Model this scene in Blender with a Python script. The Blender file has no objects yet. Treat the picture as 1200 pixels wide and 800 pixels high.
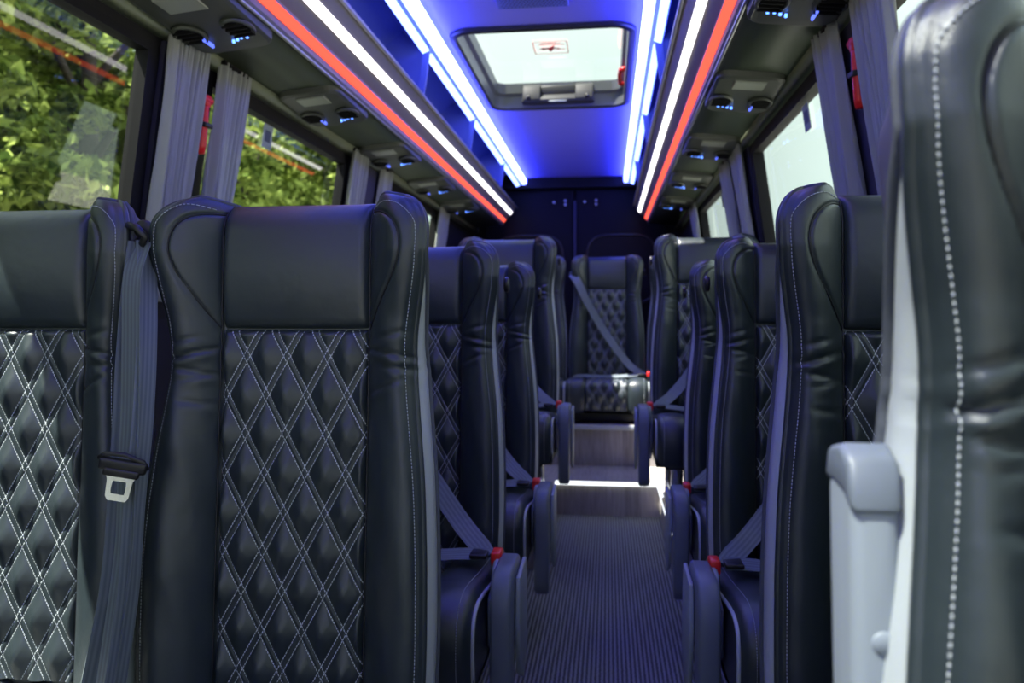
import bpy, bmesh, math, random
import numpy as np
from mathutils import Vector, Matrix
random.seed(7); rng = np.random.default_rng(7)
PI = math.pi
SC = bpy.context.scene
COL = SC.collection

# ------------------------------------------------------------------ constants (metres)
EYE = 1.01           # camera height above the aisle floor
CX = -0.29           # centre line of the bus body
def L(h): return CX - h
def R_(h): return CX + h
Y_FRONT, Y_REAR = -2.3, 6.85
PLAT = 0.168         # raised platform height
Z_CEIL = 2.214

# ------------------------------------------------------------------ materials
def nmat(name):
    m = bpy.data.materials.new(name); m.use_nodes = True
    nt = m.node_tree; nt.nodes.clear()
    out = nt.nodes.new('ShaderNodeOutputMaterial')
    return m, nt, out
def principled(name, col, rough=0.5, metal=0.0, spec=0.5, bump=None, coat=0.0, var=0.0, varscale=20, sheen=0.0):
    m, nt, out = nmat(name)
    b = nt.nodes.new('ShaderNodeBsdfPrincipled')
    b.inputs['Base Color'].default_value = (*col, 1)
    b.inputs['Roughness'].default_value = rough
    b.inputs['Metallic'].default_value = metal
    b.inputs['Specular IOR Level'].default_value = spec
    b.inputs['Coat Weight'].default_value = coat
    b.inputs['Sheen Weight'].default_value = sheen
    nt.links.new(b.outputs[0], out.inputs[0])
    tc = nt.nodes.new('ShaderNodeTexCoord')
    if bump:
        kind, scale, dist = bump
        if kind == 'leather':
            n = nt.nodes.new('ShaderNodeTexVoronoi'); n.feature = 'DISTANCE_TO_EDGE'
            n.inputs['Scale'].default_value = scale
            h = n.outputs['Distance']
            n2 = nt.nodes.new('ShaderNodeTexNoise'); n2.inputs['Scale'].default_value = 16
            n2.inputs['Detail'].default_value = 3
            nt.links.new(tc.outputs['Object'], n2.inputs['Vector'])
            b2 = nt.nodes.new('ShaderNodeBump'); b2.inputs['Strength'].default_value = 1
            b2.inputs['Distance'].default_value = 0.0022
            nt.links.new(n2.outputs[0], b2.inputs['Height'])
        else:
            n = nt.nodes.new('ShaderNodeTexNoise'); n.inputs['Scale'].default_value = scale
            n.inputs['Detail'].default_value = 4; h = n.outputs[0]; b2 = None
        nt.links.new(tc.outputs['Object'], n.inputs['Vector'])
        bp = nt.nodes.new('ShaderNodeBump'); bp.inputs['Strength'].default_value = 1
        bp.inputs['Distance'].default_value = dist
        nt.links.new(h, bp.inputs['Height'])
        if b2: nt.links.new(b2.outputs[0], bp.inputs['Normal'])
        nt.links.new(bp.outputs[0], b.inputs['Normal'])
    if var > 0:
        n3 = nt.nodes.new('ShaderNodeTexNoise'); n3.inputs['Scale'].default_value = varscale
        n3.inputs['Detail'].default_value = 5
        nt.links.new(tc.outputs['Object'], n3.inputs['Vector'])
        mx = nt.nodes.new('ShaderNodeMixRGB')
        mx.inputs[1].default_value = (*[c * (1 - var) for c in col], 1)
        mx.inputs[2].default_value = (*[min(1, c * (1 + var)) for c in col], 1)
        nt.links.new(n3.outputs[0], mx.inputs[0]); nt.links.new(mx.outputs[0], b.inputs['Base Color'])
    return m
def emis(name, col, s):
    m, nt, out = nmat(name)
    e = nt.nodes.new('ShaderNodeEmission'); e.inputs[0].default_value = (*col, 1); e.inputs[1].default_value = s
    nt.links.new(e.outputs[0], out.inputs[0]); return m

LEATHER = (0.023, 0.033, 0.038)
M = {}
M['leather'] = principled('black_leather', LEATHER, 0.36, spec=0.65, bump=('leather', 900, 0.00025))
M['headleather'] = principled('black_leather_smooth', LEATHER, 0.34, spec=0.65, bump=('leather', 900, 0.0002))
M['thread'] = principled('white_thread', (0.50, 0.54, 0.57), 0.7)
M['silver'] = principled('silver_grey_vinyl', (0.42, 0.46, 0.47), 0.42, bump=('noise', 300, 0.0003))
M['piping'] = principled('grey_woven_piping', (0.07, 0.08, 0.10), 0.7, bump=('noise', 900, 0.001))
M['darkpiping'] = principled('black_piping', (0.012, 0.013, 0.016), 0.5)
M['shell'] = principled('seat_back_shell', (0.03, 0.032, 0.04), 0.55, bump=('noise', 500, 0.0004))
M['armgrey'] = principled('grey_blue_armrest_plastic', (0.13, 0.155, 0.19), 0.45, bump=('noise', 700, 0.0002))
M['armlight'] = principled('pale_grey_bracket_plastic', (0.26, 0.30, 0.34), 0.45)
M['blackplastic'] = principled('black_plastic', (0.012, 0.012, 0.014), 0.42)
M['rubber'] = principled('window_rubber', (0.005, 0.005, 0.006), 0.6, spec=0.2)
M['chrome'] = principled('polished_steel', (0.75, 0.76, 0.78), 0.22, metal=1)
M['red'] = principled('red_buckle_plastic', (0.75, 0.02, 0.02), 0.35)
M['redhammer'] = principled('red_hammer_plastic', (0.8, 0.015, 0.015), 0.35)
M['trimgrey'] = principled('grey_rack_plastic', (0.20, 0.19, 0.21), 0.40)
M['lipgrey'] = principled('satin_aluminium_lip', (0.5, 0.51, 0.55), 0.3, metal=0.8)
M['under'] = principled('rack_underside_vinyl', (0.055, 0.075, 0.045), 0.50, bump=('noise', 120, 0.0004))
M['ceil'] = principled('ceiling_panel_vinyl', (0.27, 0.27, 0.95), 0.6, bump=('noise', 90, 0.0004))  # part of the blue LED glow is put into this base colour
M['rackin'] = principled('rack_interior_vinyl', (0.12, 0.16, 0.55), 0.55)  # blue of the rack lamps is also put into the base colour
M['wall'] = principled('dark_wall_vinyl', (0.009, 0.009, 0.010), 0.7, spec=0.25, bump=('noise', 150, 0.0004))
M['rear'] = principled('rear_black_lining', (0.003, 0.003, 0.005), 0.7, spec=0.2)
M['pillar'] = principled('pillar_navy_fabric', (0.02, 0.02, 0.045), 0.7)
M['cove'] = principled('cove_profile', (0.22, 0.25, 0.16), 0.45)
M['consoleg'] = principled('console_grey_plastic', (0.06, 0.068, 0.055), 0.42)
M['lens'] = principled('console_reading_lens', (0.33, 0.36, 0.30), 0.3)
M['latch'] = principled('latch_grey_plastic', (0.035, 0.036, 0.038), 0.6, spec=0.2)
M['hatchin'] = principled('hatch_inner_frame', (0.10, 0.11, 0.12), 0.35)
M['paper'] = principled('sticker_paper', (0.30, 0.36, 0.24), 0.6)
M['stickerred'] = principled('sticker_red_print', (0.8, 0.04, 0.03), 0.5)
M['bodypaint'] = principled('outer_body_paint', (0.05, 0.05, 0.06), 0.4)
M['bark'] = principled('bark', (0.05, 0.04, 0.03), 0.9, bump=('noise', 20, 0.02))
M['asphalt'] = principled('pale_concrete', (0.36, 0.35, 0.33), 0.9, bump=('noise', 60, 0.01), var=0.3)
M['led_blue'] = emis('ceiling_led_blue_white', (0.16, 0.21, 1.0), 7.5)
M['led_side'] = emis('ceiling_led_side_diffuser', (0.09, 0.11, 1.0), 28.0)
M['led_seg'] = emis('rack_led_blue_white', (0.19, 0.28, 1.0), 5.5)
M['led_white'] = emis('fascia_led_white', (1.0, 0.95, 1.0), 2.6)
M['led_red'] = emis('fascia_led_red', (1.0, 0.10, 0.06), 1.7)
M['led_dot'] = emis('console_led_dot', (0.10, 0.25, 1.0), 4.0)
M['led_bar'] = emis('console_led_bar', (0.12, 0.18, 1.0), 1.6)
M['led_step'] = emis('step_edge_led', (0.92, 0.96, 1.0), 1.6)

def mat_belt():
    m, nt, out = nmat('seat_belt_webbing')
    b = nt.nodes.new('ShaderNodeBsdfPrincipled'); b.inputs['Roughness'].default_value = 0.5
    uv = nt.nodes.new('ShaderNodeUVMap')
    sp = nt.nodes.new('ShaderNodeSeparateXYZ'); nt.links.new(uv.outputs[0], sp.inputs[0])
    w = nt.nodes.new('ShaderNodeMath'); w.operation = 'MULTIPLY'; w.inputs[1].default_value = 2 * PI * 5
    nt.links.new(sp.outputs[0], w.inputs[0])
    s = nt.nodes.new('ShaderNodeMath'); s.operation = 'SINE'; nt.links.new(w.outputs[0], s.inputs[0])
    r = nt.nodes.new('ShaderNodeMapRange'); r.inputs[1].default_value = -1; r.inputs[2].default_value = 1
    nt.links.new(s.outputs[0], r.inputs[0])
    mx = nt.nodes.new('ShaderNodeMixRGB'); mx.inputs[1].default_value = (0.11, 0.135, 0.15, 1); mx.inputs[2].default_value = (0.17, 0.20, 0.22, 1)
    nt.links.new(r.outputs[0], mx.inputs[0]); nt.links.new(mx.outputs[0], b.inputs['Base Color'])
    nt.links.new(b.outputs[0], out.inputs[0]); return m
M['belt'] = mat_belt()

# diamond quilting: lattice constants shared by mesh and material
QX, QZ = 0.0670, 0.123
QOX, QOZ = 0.0115, 0.044
def mat_quilt():
    m, nt, out = nmat('diamond_quilted_leather')
    N = nt.nodes.new; K = nt.links.new
    b = N('ShaderNodeBsdfPrincipled'); b.inputs['Roughness'].default_value = 0.36
    b.inputs['Specular IOR Level'].default_value = 0.65
    uv = N('ShaderNodeUVMap'); sp = N('ShaderNodeSeparateXYZ'); K(uv.outputs[0], sp.inputs[0])
    def mth(op, a, bb=None):
        n = N('ShaderNodeMath'); n.operation = op
        for i, v in enumerate((a, bb)):
            if v is None: continue
            if isinstance(v, (int, float)): n.inputs[i].default_value = v
            else: K(v, n.inputs[i])
        return n.outputs[0]
    x = mth('DIVIDE', mth('ADD', sp.outputs[0], QOX), QX); z = mth('DIVIDE', mth('ADD', sp.outputs[1], QOZ), QZ)
    u = mth('ADD', x, z); v = mth('SUBTRACT', x, z)
    masks = []
    for a, o in ((u, v), (v, u)):
        fr = mth('FRACT', mth('ADD', a, 100.5)); d = mth('ABSOLUTE', mth('SUBTRACT', fr, 0.5))
        line = mth('LESS_THAN', mth('ABSOLUTE', mth('SUBTRACT', d, 0.082)), 0.0125)
        dash = mth('LESS_THAN', mth('FRACT', mth('ADD', mth('MULTIPLY', o, 14.5), 1000)), 0.70)
        masks.append(mth('MULTIPLY', line, dash))
    mk = mth('MAXIMUM', masks[0], masks[1])
    mx = N('ShaderNodeMixRGB'); mx.inputs[1].default_value = (*LEATHER, 1); mx.inputs[2].default_value = (0.46, 0.50, 0.53, 1)
    K(mk, mx.inputs[0]); K(mx.outputs[0], b.inputs['Base Color'])
    tc = N('ShaderNodeTexCoord'); vo = N('ShaderNodeTexVoronoi'); vo.feature = 'DISTANCE_TO_EDGE'; vo.inputs['Scale'].default_value = 900
    K(tc.outputs['Object'], vo.inputs['Vector'])
    bp = N('ShaderNodeBump'); bp.inputs['Distance'].default_value = 0.0002; K(vo.outputs['Distance'], bp.inputs['Height'])
    K(bp.outputs[0], b.inputs['Normal'])
    K(b.outputs[0], out.inputs[0]); return m
M['quilt'] = mat_quilt()

def mat_carpet():
    m, nt, out = nmat('ribbed_carpet'); N = nt.nodes.new; K = nt.links.new
    b = N('ShaderNodeBsdfPrincipled'); b.inputs['Roughness'].default_value = 0.95; b.inputs['Specular IOR Level'].default_value = 0.1
    tc = N('ShaderNodeTexCoord'); sp = N('ShaderNodeSeparateXYZ'); K(tc.outputs['Object'], sp.inputs[0])
    a = N('ShaderNodeMath'); a.operation = 'MULTIPLY'; a.inputs[1].default_value = 2 * PI / 0.0125; K(sp.outputs[0], a.inputs[0])
    no = N('ShaderNodeTexNoise'); no.inputs['Scale'].default_value = 70; no.inputs['Detail'].default_value = 3
    mp = N('ShaderNodeMapping'); mp.inputs['Scale'].default_value = (1.0, 1.6, 1); K(tc.outputs['Object'], mp.inputs[0]); K(mp.outputs[0], no.inputs['Vector'])
    ad = N('ShaderNodeMath'); ad.operation = 'ADD'; K(a.outputs[0], ad.inputs[0])
    nm = N('ShaderNodeMath'); nm.operation = 'MULTIPLY'; nm.inputs[1].default_value = 2.0; K(no.outputs[0], nm.inputs[0]); K(nm.outputs[0], ad.inputs[1])
    s = N('ShaderNodeMath'); s.operation = 'SINE'; K(ad.outputs[0], s.inputs[0])
    no2 = N('ShaderNodeTexNoise'); no2.inputs['Scale'].default_value = 260; K(tc.outputs['Object'], no2.inputs['Vector'])
    sm = N('ShaderNodeMath'); sm.operation = 'MULTIPLY_ADD'; sm.inputs[1].default_value = 0.28; K(s.outputs[0], sm.inputs[0]); K(no2.outputs[0], sm.inputs[2])
    cr = N('ShaderNodeValToRGB'); cr.color_ramp.elements[0].position = 0.2; cr.color_ramp.elements[0].color = (0.06, 0.065, 0.06, 1)
    cr.color_ramp.elements[1].position = 0.85; cr.color_ramp.elements[1].color = (0.32, 0.34, 0.31, 1)
    K(sm.outputs[0], cr.inputs[0]); K(cr.outputs[0], b.inputs['Base Color'])
    bp = N('ShaderNodeBump'); bp.inputs['Distance'].default_value = 0.003; K(sm.outputs[0], bp.inputs['Height']); K(bp.outputs[0], b.inputs['Normal'])
    K(b.outputs[0], out.inputs[0]); return m
M['carpet'] = mat_carpet()

def mat_wood():
    m, nt, out = nmat('grey_wood_laminate'); N = nt.nodes.new; K = nt.links.new
    b = N('ShaderNodeBsdfPrincipled'); b.inputs['Roughness'].default_value = 0.45
    tc = N('ShaderNodeTexCoord')
    sp = N('ShaderNodeSeparateXYZ'); K(tc.outputs['Object'], sp.inputs[0])
    fl = N('ShaderNodeMath'); fl.operation = 'MULTIPLY'; fl.inputs[1].default_value = 1 / 0.085; K(sp.outputs[0], fl.inputs[0])
    f2 = N('ShaderNodeMath'); f2.operation = 'FLOOR'; K(fl.outputs[0], f2.inputs[0])
    wn = N('ShaderNodeTexWhiteNoise'); wn.noise_dimensions = '1D'; K(f2.outputs[0], wn.inputs['W'])
    mp = N('ShaderNodeMapping'); mp.inputs['Scale'].default_value = (60, 4, 4); K(tc.outputs['Object'], mp.inputs[0])
    no = N('ShaderNodeTexNoise'); no.inputs['Scale'].default_value = 1.6; no.inputs['Detail'].default_value = 8; no.inputs['Roughness'].default_value = 0.65; K(mp.outputs[0], no.inputs['Vector'])
    ad = N('ShaderNodeMath'); ad.operation = 'MULTIPLY_ADD'; ad.inputs[1].default_value = 0.35; K(wn.outputs[0], ad.inputs[0]); K(no.outputs[0], ad.inputs[2])
    cr = N('ShaderNodeValToRGB'); cr.color_ramp.elements[0].position = 0.3; cr.color_ramp.elements[0].color = (0.17, 0.155, 0.15, 1)
    cr.color_ramp.elements[1].position = 0.95; cr.color_ramp.elements[1].color = (0.44, 0.41, 0.39, 1)
    K(ad.outputs[0], cr.inputs[0]); K(cr.outputs[0], b.inputs['Base Color']); K(b.outputs[0], out.inputs[0]); return m
M['wood'] = mat_wood()

def mat_glass(name, tint, refl=1.0):
    m, nt, out = nmat(name); N = nt.nodes.new; K = nt.links.new
    t = N('ShaderNodeBsdfTransparent'); t.inputs[0].default_value = (*tint, 1)
    g = N('ShaderNodeBsdfGlossy'); g.inputs['Roughness'].default_value = 0.01; g.inputs[0].default_value = (1, 1, 1, 1)
    f = N('ShaderNodeFresnel'); f.inputs[0].default_value = 1.5
    mu = N('ShaderNodeMath'); mu.operation = 'MULTIPLY'; mu.inputs[1].default_value = refl; mu.use_clamp = True; K(f.outputs[0], mu.inputs[0])
    mx = N('ShaderNodeMixShader'); K(mu.outputs[0], mx.inputs[0]); K(t.outputs[0], mx.inputs[1]); K(g.outputs[0], mx.inputs[2])
    K(mx.outputs[0], out.inputs[0]); return m
M['glass'] = mat_glass('side_window_glass', (0.90, 0.96, 0.93), 1.35)
M['hatchdark'] = mat_glass('added_hatch_tinted_glass', (0.36, 0.39, 0.38), 1.0)
M['hatchglass'] = mat_glass('roof_hatch_glass', (0.86, 0.88, 0.87), 1.0)

def mat_curtain():
    m, nt, out = nmat('grey_pleated_curtain'); N = nt.nodes.new; K = nt.links.new
    d = N('ShaderNodeBsdfPrincipled'); d.inputs['Base Color'].default_value = (0.42, 0.44, 0.41, 1); d.inputs['Roughness'].default_value = 0.8
    t = N('ShaderNodeBsdfTranslucent'); t.inputs[0].default_value = (0.36, 0.39, 0.42, 1)
    mx = N('ShaderNodeMixShader'); mx.inputs[0].default_value = 0.3; K(d.outputs[0], mx.inputs[1]); K(t.outputs[0], mx.inputs[2]); K(mx.outputs[0], out.inputs[0]); return m
M['curtain'] = mat_curtain()

def mat_leaf():
    m, nt, out = nmat('green_leaf'); N = nt.nodes.new; K = nt.links.new
    g = N('ShaderNodeNewGeometry'); cr = N('ShaderNodeValToRGB')
    cr.color_ramp.elements[0].color = (0.05, 0.09, 0.018, 1); cr.color_ramp.elements[1].color = (0.50, 0.60, 0.16, 1)
    K(g.outputs['Random Per Island'], cr.inputs[0])
    d = N('ShaderNodeBsdfDiffuse'); K(cr.outputs[0], d.inputs[0])
    t = N('ShaderNodeBsdfTranslucent'); K(cr.outputs[0], t.inputs[0])
    mx = N('ShaderNodeMixShader'); mx.inputs[0].default_value = 0.3; K(d.outputs[0], mx.inputs[1]); K(t.outputs[0], mx.inputs[2])
    K(mx.outputs[0], out.inputs[0]); return m
M['leaf'] = mat_leaf()

# ------------------------------------------------------------------ helpers
def link(name, me, mat, parent=None, smooth=False):
    if smooth:
        me.polygons.foreach_set('use_smooth', [True] * len(me.polygons))
    o = bpy.data.objects.new(name, me); COL.objects.link(o)
    mats = mat if isinstance(mat, (list, tuple)) else [mat]
    for mm in mats: me.materials.append(mm)
    if parent: o.parent = parent
    return o
def empty(name, loc=(0, 0, 0), rz=0, parent=None):
    o = bpy.data.objects.new(name, None); COL.objects.link(o); o.location = loc; o.rotation_euler = (0, 0, rz)
    o.empty_display_size = 0.05
    if parent: o.parent = parent
    return o
def tag(o, label=None, cat=None, group=None, kind=None):
    if label: o['label'] = label
    if cat: o['category'] = cat
    if group: o['group'] = group
    if kind: o['kind'] = kind
    return o
class MB:
    """collects shapes into one mesh"""
    def __init__(s): s.v = []; s.f = []; s.smooth = []; s.uv = None
    def add(s, verts, faces, smooth=False):
        n = len(s.v); s.v += [tuple(float(c) for c in p) for p in verts]
        s.f += [tuple(i + n for i in f) for f in faces]; s.smooth += [smooth] * len(faces); return s
    def box(s, x0, x1, y0, y1, z0, z1, bev=0.0, seg=2):
        if bev > 0:
            bm = bmesh.new(); bmesh.ops.create_cube(bm, size=1)
            for v in bm.verts: v.co = Vector(((x0 + x1) / 2 + v.co.x * (x1 - x0), (y0 + y1) / 2 + v.co.y * (y1 - y0), (z0 + z1) / 2 + v.co.z * (z1 - z0)))
            bmesh.ops.bevel(bm, geom=bm.edges[:], offset=bev, segments=seg, profile=0.5, affect='EDGES')
            bm.verts.index_update()
            s.add([v.co for v in bm.verts], [[v.index for v in f.verts] for f in bm.faces], True); bm.free(); return s
        v = [(x, y, z) for z in (z0, z1) for y in (y0, y1) for x in (x0, x1)]
        return s.add(v, [(0, 2, 3, 1), (4, 5, 7, 6), (0, 1, 5, 4), (2, 6, 7, 3), (0, 4, 6, 2), (1, 3, 7, 5)])
    def prism_y(s, poly, y0, y1, smooth=False):
        """polygon of (x,z) extruded along y"""
        n = len(poly); v = [(x, y0, z) for x, z in poly] + [(x, y1, z) for x, z in poly]
        f = [tuple(range(n))[::-1], tuple(range(n, 2 * n))] + [(i, (i + 1) % n, n + (i + 1) % n, n + i) for i in range(n)]
        s.add(v, f[:2], False); n0 = len(s.v) - 2 * n
        for q in f[2:]: s.f.append(tuple(i + n0 for i in q)); s.smooth.append(smooth)
        return s
    def prism_x(s, poly, x0, x1, bev=0.0, seg=2):
        """polygon of (y,z) extruded along x, optionally bevelled"""
        n = len(poly); v = [(x0, y, z) for y, z in poly] + [(x1, y, z) for y, z in poly]
        f = [tuple(range(n)), tuple(range(n, 2 * n))[::-1]] + [(i, n + i, n + (i + 1) % n, (i + 1) % n) for i in range(n)]
        if bev:
            bm = bmesh.new(); bv = [bm.verts.new(p) for p in v]
            for q in f: bm.faces.new([bv[i] for i in q])
            bmesh.ops.recalc_face_normals(bm, faces=bm.faces[:])
            ed = [e for e in bm.edges if len(e.link_faces) == 2 and e.link_faces[0].normal.angle(e.link_faces[1].normal, 0) > 0.9]
            bmesh.ops.bevel(bm, geom=ed, offset=bev, segments=seg, profile=0.5, affect='EDGES')
            bm.verts.index_update()
            s.add([q.co for q in bm.verts], [[q.index for q in g.verts] for g in bm.faces], True); bm.free(); return s
        return s.add(v, f)
    def tube(s, pts, r, n=8, closed=False, cap=True, squash=None):
        pts = [Vector(p) for p in pts]; m = len(pts); rr = r if hasattr(r, '__len__') else [r] * m
        up = Vector((0, 0, 1)); vs = []; prev = None
        for i, p in enumerate(pts):
            a = pts[(i - 1) % m] if closed or i > 0 else p; b = pts[(i + 1) % m] if closed or i < m - 1 else p
            t = (b - a).normalized()
            if prev is None:
                ref = up if abs(t.dot(up)) < 0.9 else Vector((1, 0, 0)); u = t.cross(ref).normalized()
            else: u = (prev - t * prev.dot(t)).normalized()
            prev = u; w = t.cross(u)
            for k in range(n):
                th = 2 * PI * k / n; vs.append(p + u * (math.cos(th) * rr[i]) + w * (math.sin(th) * rr[i]))
        fs = []
        for i in range(m if closed else m - 1):
            j = (i + 1) % m
            for k in range(n): fs.append((i * n + k, i * n + (k + 1) % n, j * n + (k + 1) % n, j * n + k))
        if cap and not closed: fs += [tuple(range(n))[::-1], tuple(range((m - 1) * n, m * n))]
        return s.add(vs, fs, True)
    def disc(s, c, axis, r, h, n=24, bev=0.0):
        """short cylinder centred at c with axis"""
        a = Vector(axis).normalized(); c = Vector(c)
        if bev: return s.tube([c - a * h / 2, c - a * h / 2, c - a * (h / 2 - bev), c + a * (h / 2 - bev), c + a * h / 2], [0.001, r - bev, r, r, r - bev], n) if False else s.tube([c - a * (h / 2), c - a * (h / 2 - bev), c + a * (h / 2 - bev), c + a * (h / 2)], [r - bev, r, r, r - bev], n)
        return s.tube([c - a * h / 2, c + a * h / 2], r, n)
    def grid(s, P, smooth=True, flip=False):
        P = np.asarray(P); a, b = P.shape[:2]
        f = []
        for i in range(a - 1):
            for j in range(b - 1):
                q = (i * b + j, i * b + j + 1, (i + 1) * b + j + 1, (i + 1) * b + j)
                f.append(q[::-1] if flip else q)
        return s.add(P.reshape(-1, 3), f, smooth)
    def mesh(s, name):
        me = bpy.data.meshes.new(name); me.from_pydata(s.v, [], s.f); me.update()
        me.polygons.foreach_set('use_smooth', s.smooth)
        if s.uv is not None:
            ul = me.uv_layers.new(name='UVMap')
            idx = np.empty(len(me.loops), dtype=np.int64); me.loops.foreach_get('vertex_index', idx)
            ul.data.foreach_set('uv', np.asarray(s.uv, dtype=np.float32)[idx].ravel())
        return me
    def build(s, name, mat, parent=None):
        return link(name, s.mesh(name), mat, parent)
def kids(o): return [c for c in bpy.data.objects if c.parent == o]
def copy_tree(o, parent=None, table=None):
    if table is None:
        table = {}
        for c in bpy.data.objects:
            if c.parent: table.setdefault(c.parent.name, []).append(c)
    c = o.copy(); COL.objects.link(c); c.parent = parent
    for ch in table.get(o.name, []): copy_tree(ch, c, table)
    return c
def strip_mesh(pts, widths, sides, thick=0.0015):
    """belt: centre line pts, side vectors; closed thin box with uv"""
    m = MB(); n = len(pts); V = []; uv = []
    for i in range(n):
        p = Vector(pts[i]); sd = Vector(sides[i]).normalized() * widths[i] / 2
        a = Vector(pts[max(0, i - 1)]); b = Vector(pts[min(n - 1, i + 1)])
        nn = (b - a).normalized().cross(sd.normalized()).normalized() * thick / 2
        V += [p - sd + nn, p + sd + nn, p + sd - nn, p - sd - nn]; uv += [(0, i * .05), (1, i * .05), (1, i * .05), (0, i * .05)]
    F = []
    for i in range(n - 1):
        for k in range(4): F.append((i * 4 + k, i * 4 + (k + 1) % 4, i * 4 + 4 + (k + 1) % 4, i * 4 + 4 + k))
    F += [(3, 2, 1, 0), tuple((n - 1) * 4 + k for k in range(4))]
    m.add(V, F, False); m.uv = uv; return m
def spline(ps, n):
    """Catmull-Rom resample"""
    P = [np.array(p, float) for p in ps]; P = [2 * P[0] - P[1]] + P + [2 * P[-1] - P[-2]]
    out = []
    k = len(P) - 3
    for i in range(n):
        t = i / (n - 1) * k; j = min(int(t), k - 1); t -= j
        a, b, c, d = P[j:j + 4]
        out.append(0.5 * ((2 * b) + (-a + c) * t + (2 * a - 5 * b + 4 * c - d) * t * t + (-a + 3 * b - 3 * c + d) * t ** 3))
    return out

# ------------------------------------------------------------------ the coach seat
PIV = 0.42                     # recline pivot height
ZB = 0.40
XI = 0.1215                     # half width of the centre panels
Z_SEAM = 0.983                 # seam between quilting and head panel
RC = 0.060
def wbase(z):
    return np.interp(z, [0.40, 0.50, 0.62, 0.72, 0.80, 0.86, 0.92, 0.96, 1.0, 1.05, 1.10, 1.16, 1.2],
                     [0.223, 0.226, 0.225, 0.220, 0.212, 0.204, 0.198, 0.197, 0.202, 0.212, 0.219, 0.219, 0.216])
_zz = np.linspace(0.3, 1.25, 400); _ww = wbase(_zz); _k = np.ones(31) / 31; _ws = np.convolve(np.pad(_ww, 15, 'edge'), _k, 'valid')
def ztop(ax):
    return 1.187 + 0.005 * np.exp(-((ax - 0.155) / 0.035) ** 2)
def wid(z):
    w = np.interp(z, _zz, _ws)
    t = np.clip((z - (1.192 - RC)) / RC, 0, 0.999)
    return w - RC * 0.85 * (1 - np.sqrt(1 - t * t))
DC = np.array([(0.124, 0.985), (0.136, 1.005), (0.154, 1.035), (0.172, 1.065), (0.183, 1.095), (0.183, 1.122), (0.172, 1.146), (0.150, 1.162), (0.123, 1.171)])
DCs = np.array([p for p in spline([(a, b, 0) for a, b in DC], 60)])[:, :2]
def dist_curve(ax, z):
    d = np.full(ax.shape, 1e9)
    for a, b in zip(DCs[:-1], DCs[1:]):
        ab = b - a; L2 = (ab ** 2).sum()
        t = np.clip(((ax - a[0]) * ab[0] + (z - a[1]) * ab[1]) / L2, 0, 1)
        d = np.minimum(d, np.hypot(ax - a[0] - t * ab[0], z - a[1] - t * ab[1]))
    return d
def toproll(z, zt, amp=0.045, r=0.055):
    t = np.clip((z - (zt - r)) / r, 0, 1)
    return amp * (1 - np.sqrt(1 - 0.98 * t * t))
def depth(x, z, zt):
    ax = np.abs(x); w = wid(z)
    t = np.clip((ax - XI) / (w - XI), 0, 1)
    A = np.interp(z, [0.4, 0.6, 0.8, 0.92, 1.0, 1.1, 1.2], [0.062, 0.066, 0.056, 0.042, 0.050, 0.070, 0.070])
    drop = np.interp(z, [0.4, 0.7, 0.92, 1.0, 1.1], [.22, .28, .60, .45, .18])
    s_in = np.sin(PI / 2 * np.clip(t / .72, 0, 1)) ** .75; s_out = 1 - drop * np.clip((t - .72) / .28, 0, 1) ** 2
    y = 0.010 - A * np.where(t < .72, s_in, s_out)
    y = np.where(ax <= XI, 0.012, y)
    d = dist_curve(ax, z)
    y += 0.0060 * np.exp(-(d / 0.0028) ** 2) * (z > 0.97)
    # stitched seam near the outer edge
    e = w - 0.009 - ax
    y += 0.0022 * np.exp(-(e / 0.0022) ** 2)
    # gather creases at the shoulder, different on the two sides
    for sx, z0, sl, x0, x1, dp, sg in ((-1, .945, -.28, .125, .195, .0052, .0030), (-1, .914, .22, .12, .185, .0038, .0028), (-1, .905, -.12, .14, .165, .003, .003),
                                       (1, .948, -.22, .118, .195, .0052, .0030), (1, .892, .38, .12, .180, .0036, .0030), (1, .925, -.1, .155, .20, .003, .003), (-1, .968, -.25, .15, .19, .003, .0035), (1, .970, .2, .14, .185, .003, .0035), (-1, .865, .15, .125, .17, .0028, .004), (-1, .93, .2, .17, .2, .0025, .003)):
        g = np.exp(-((z - z0 - sl * (ax - .15)) / sg) ** 2) - 0.45 * np.exp(-((z - z0 + 0.010 - sl * (ax - .15)) / (sg * 2.2)) ** 2)
        win = 1 / (1 + np.exp(-(ax - x0) / .006)) / (1 + np.exp((ax - x1) / .006))
        y += 1.3 * dp * g * win * (np.sign(x) == sx)
    y += 0.0012 * np.sin(z * 31 + 3 * np.sin(x * 40)) * (t > 0) * np.sin(PI * t)
    return y + toproll(z, zt) * (ax > XI) + toproll(z, zt) * (ax <= XI)
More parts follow.
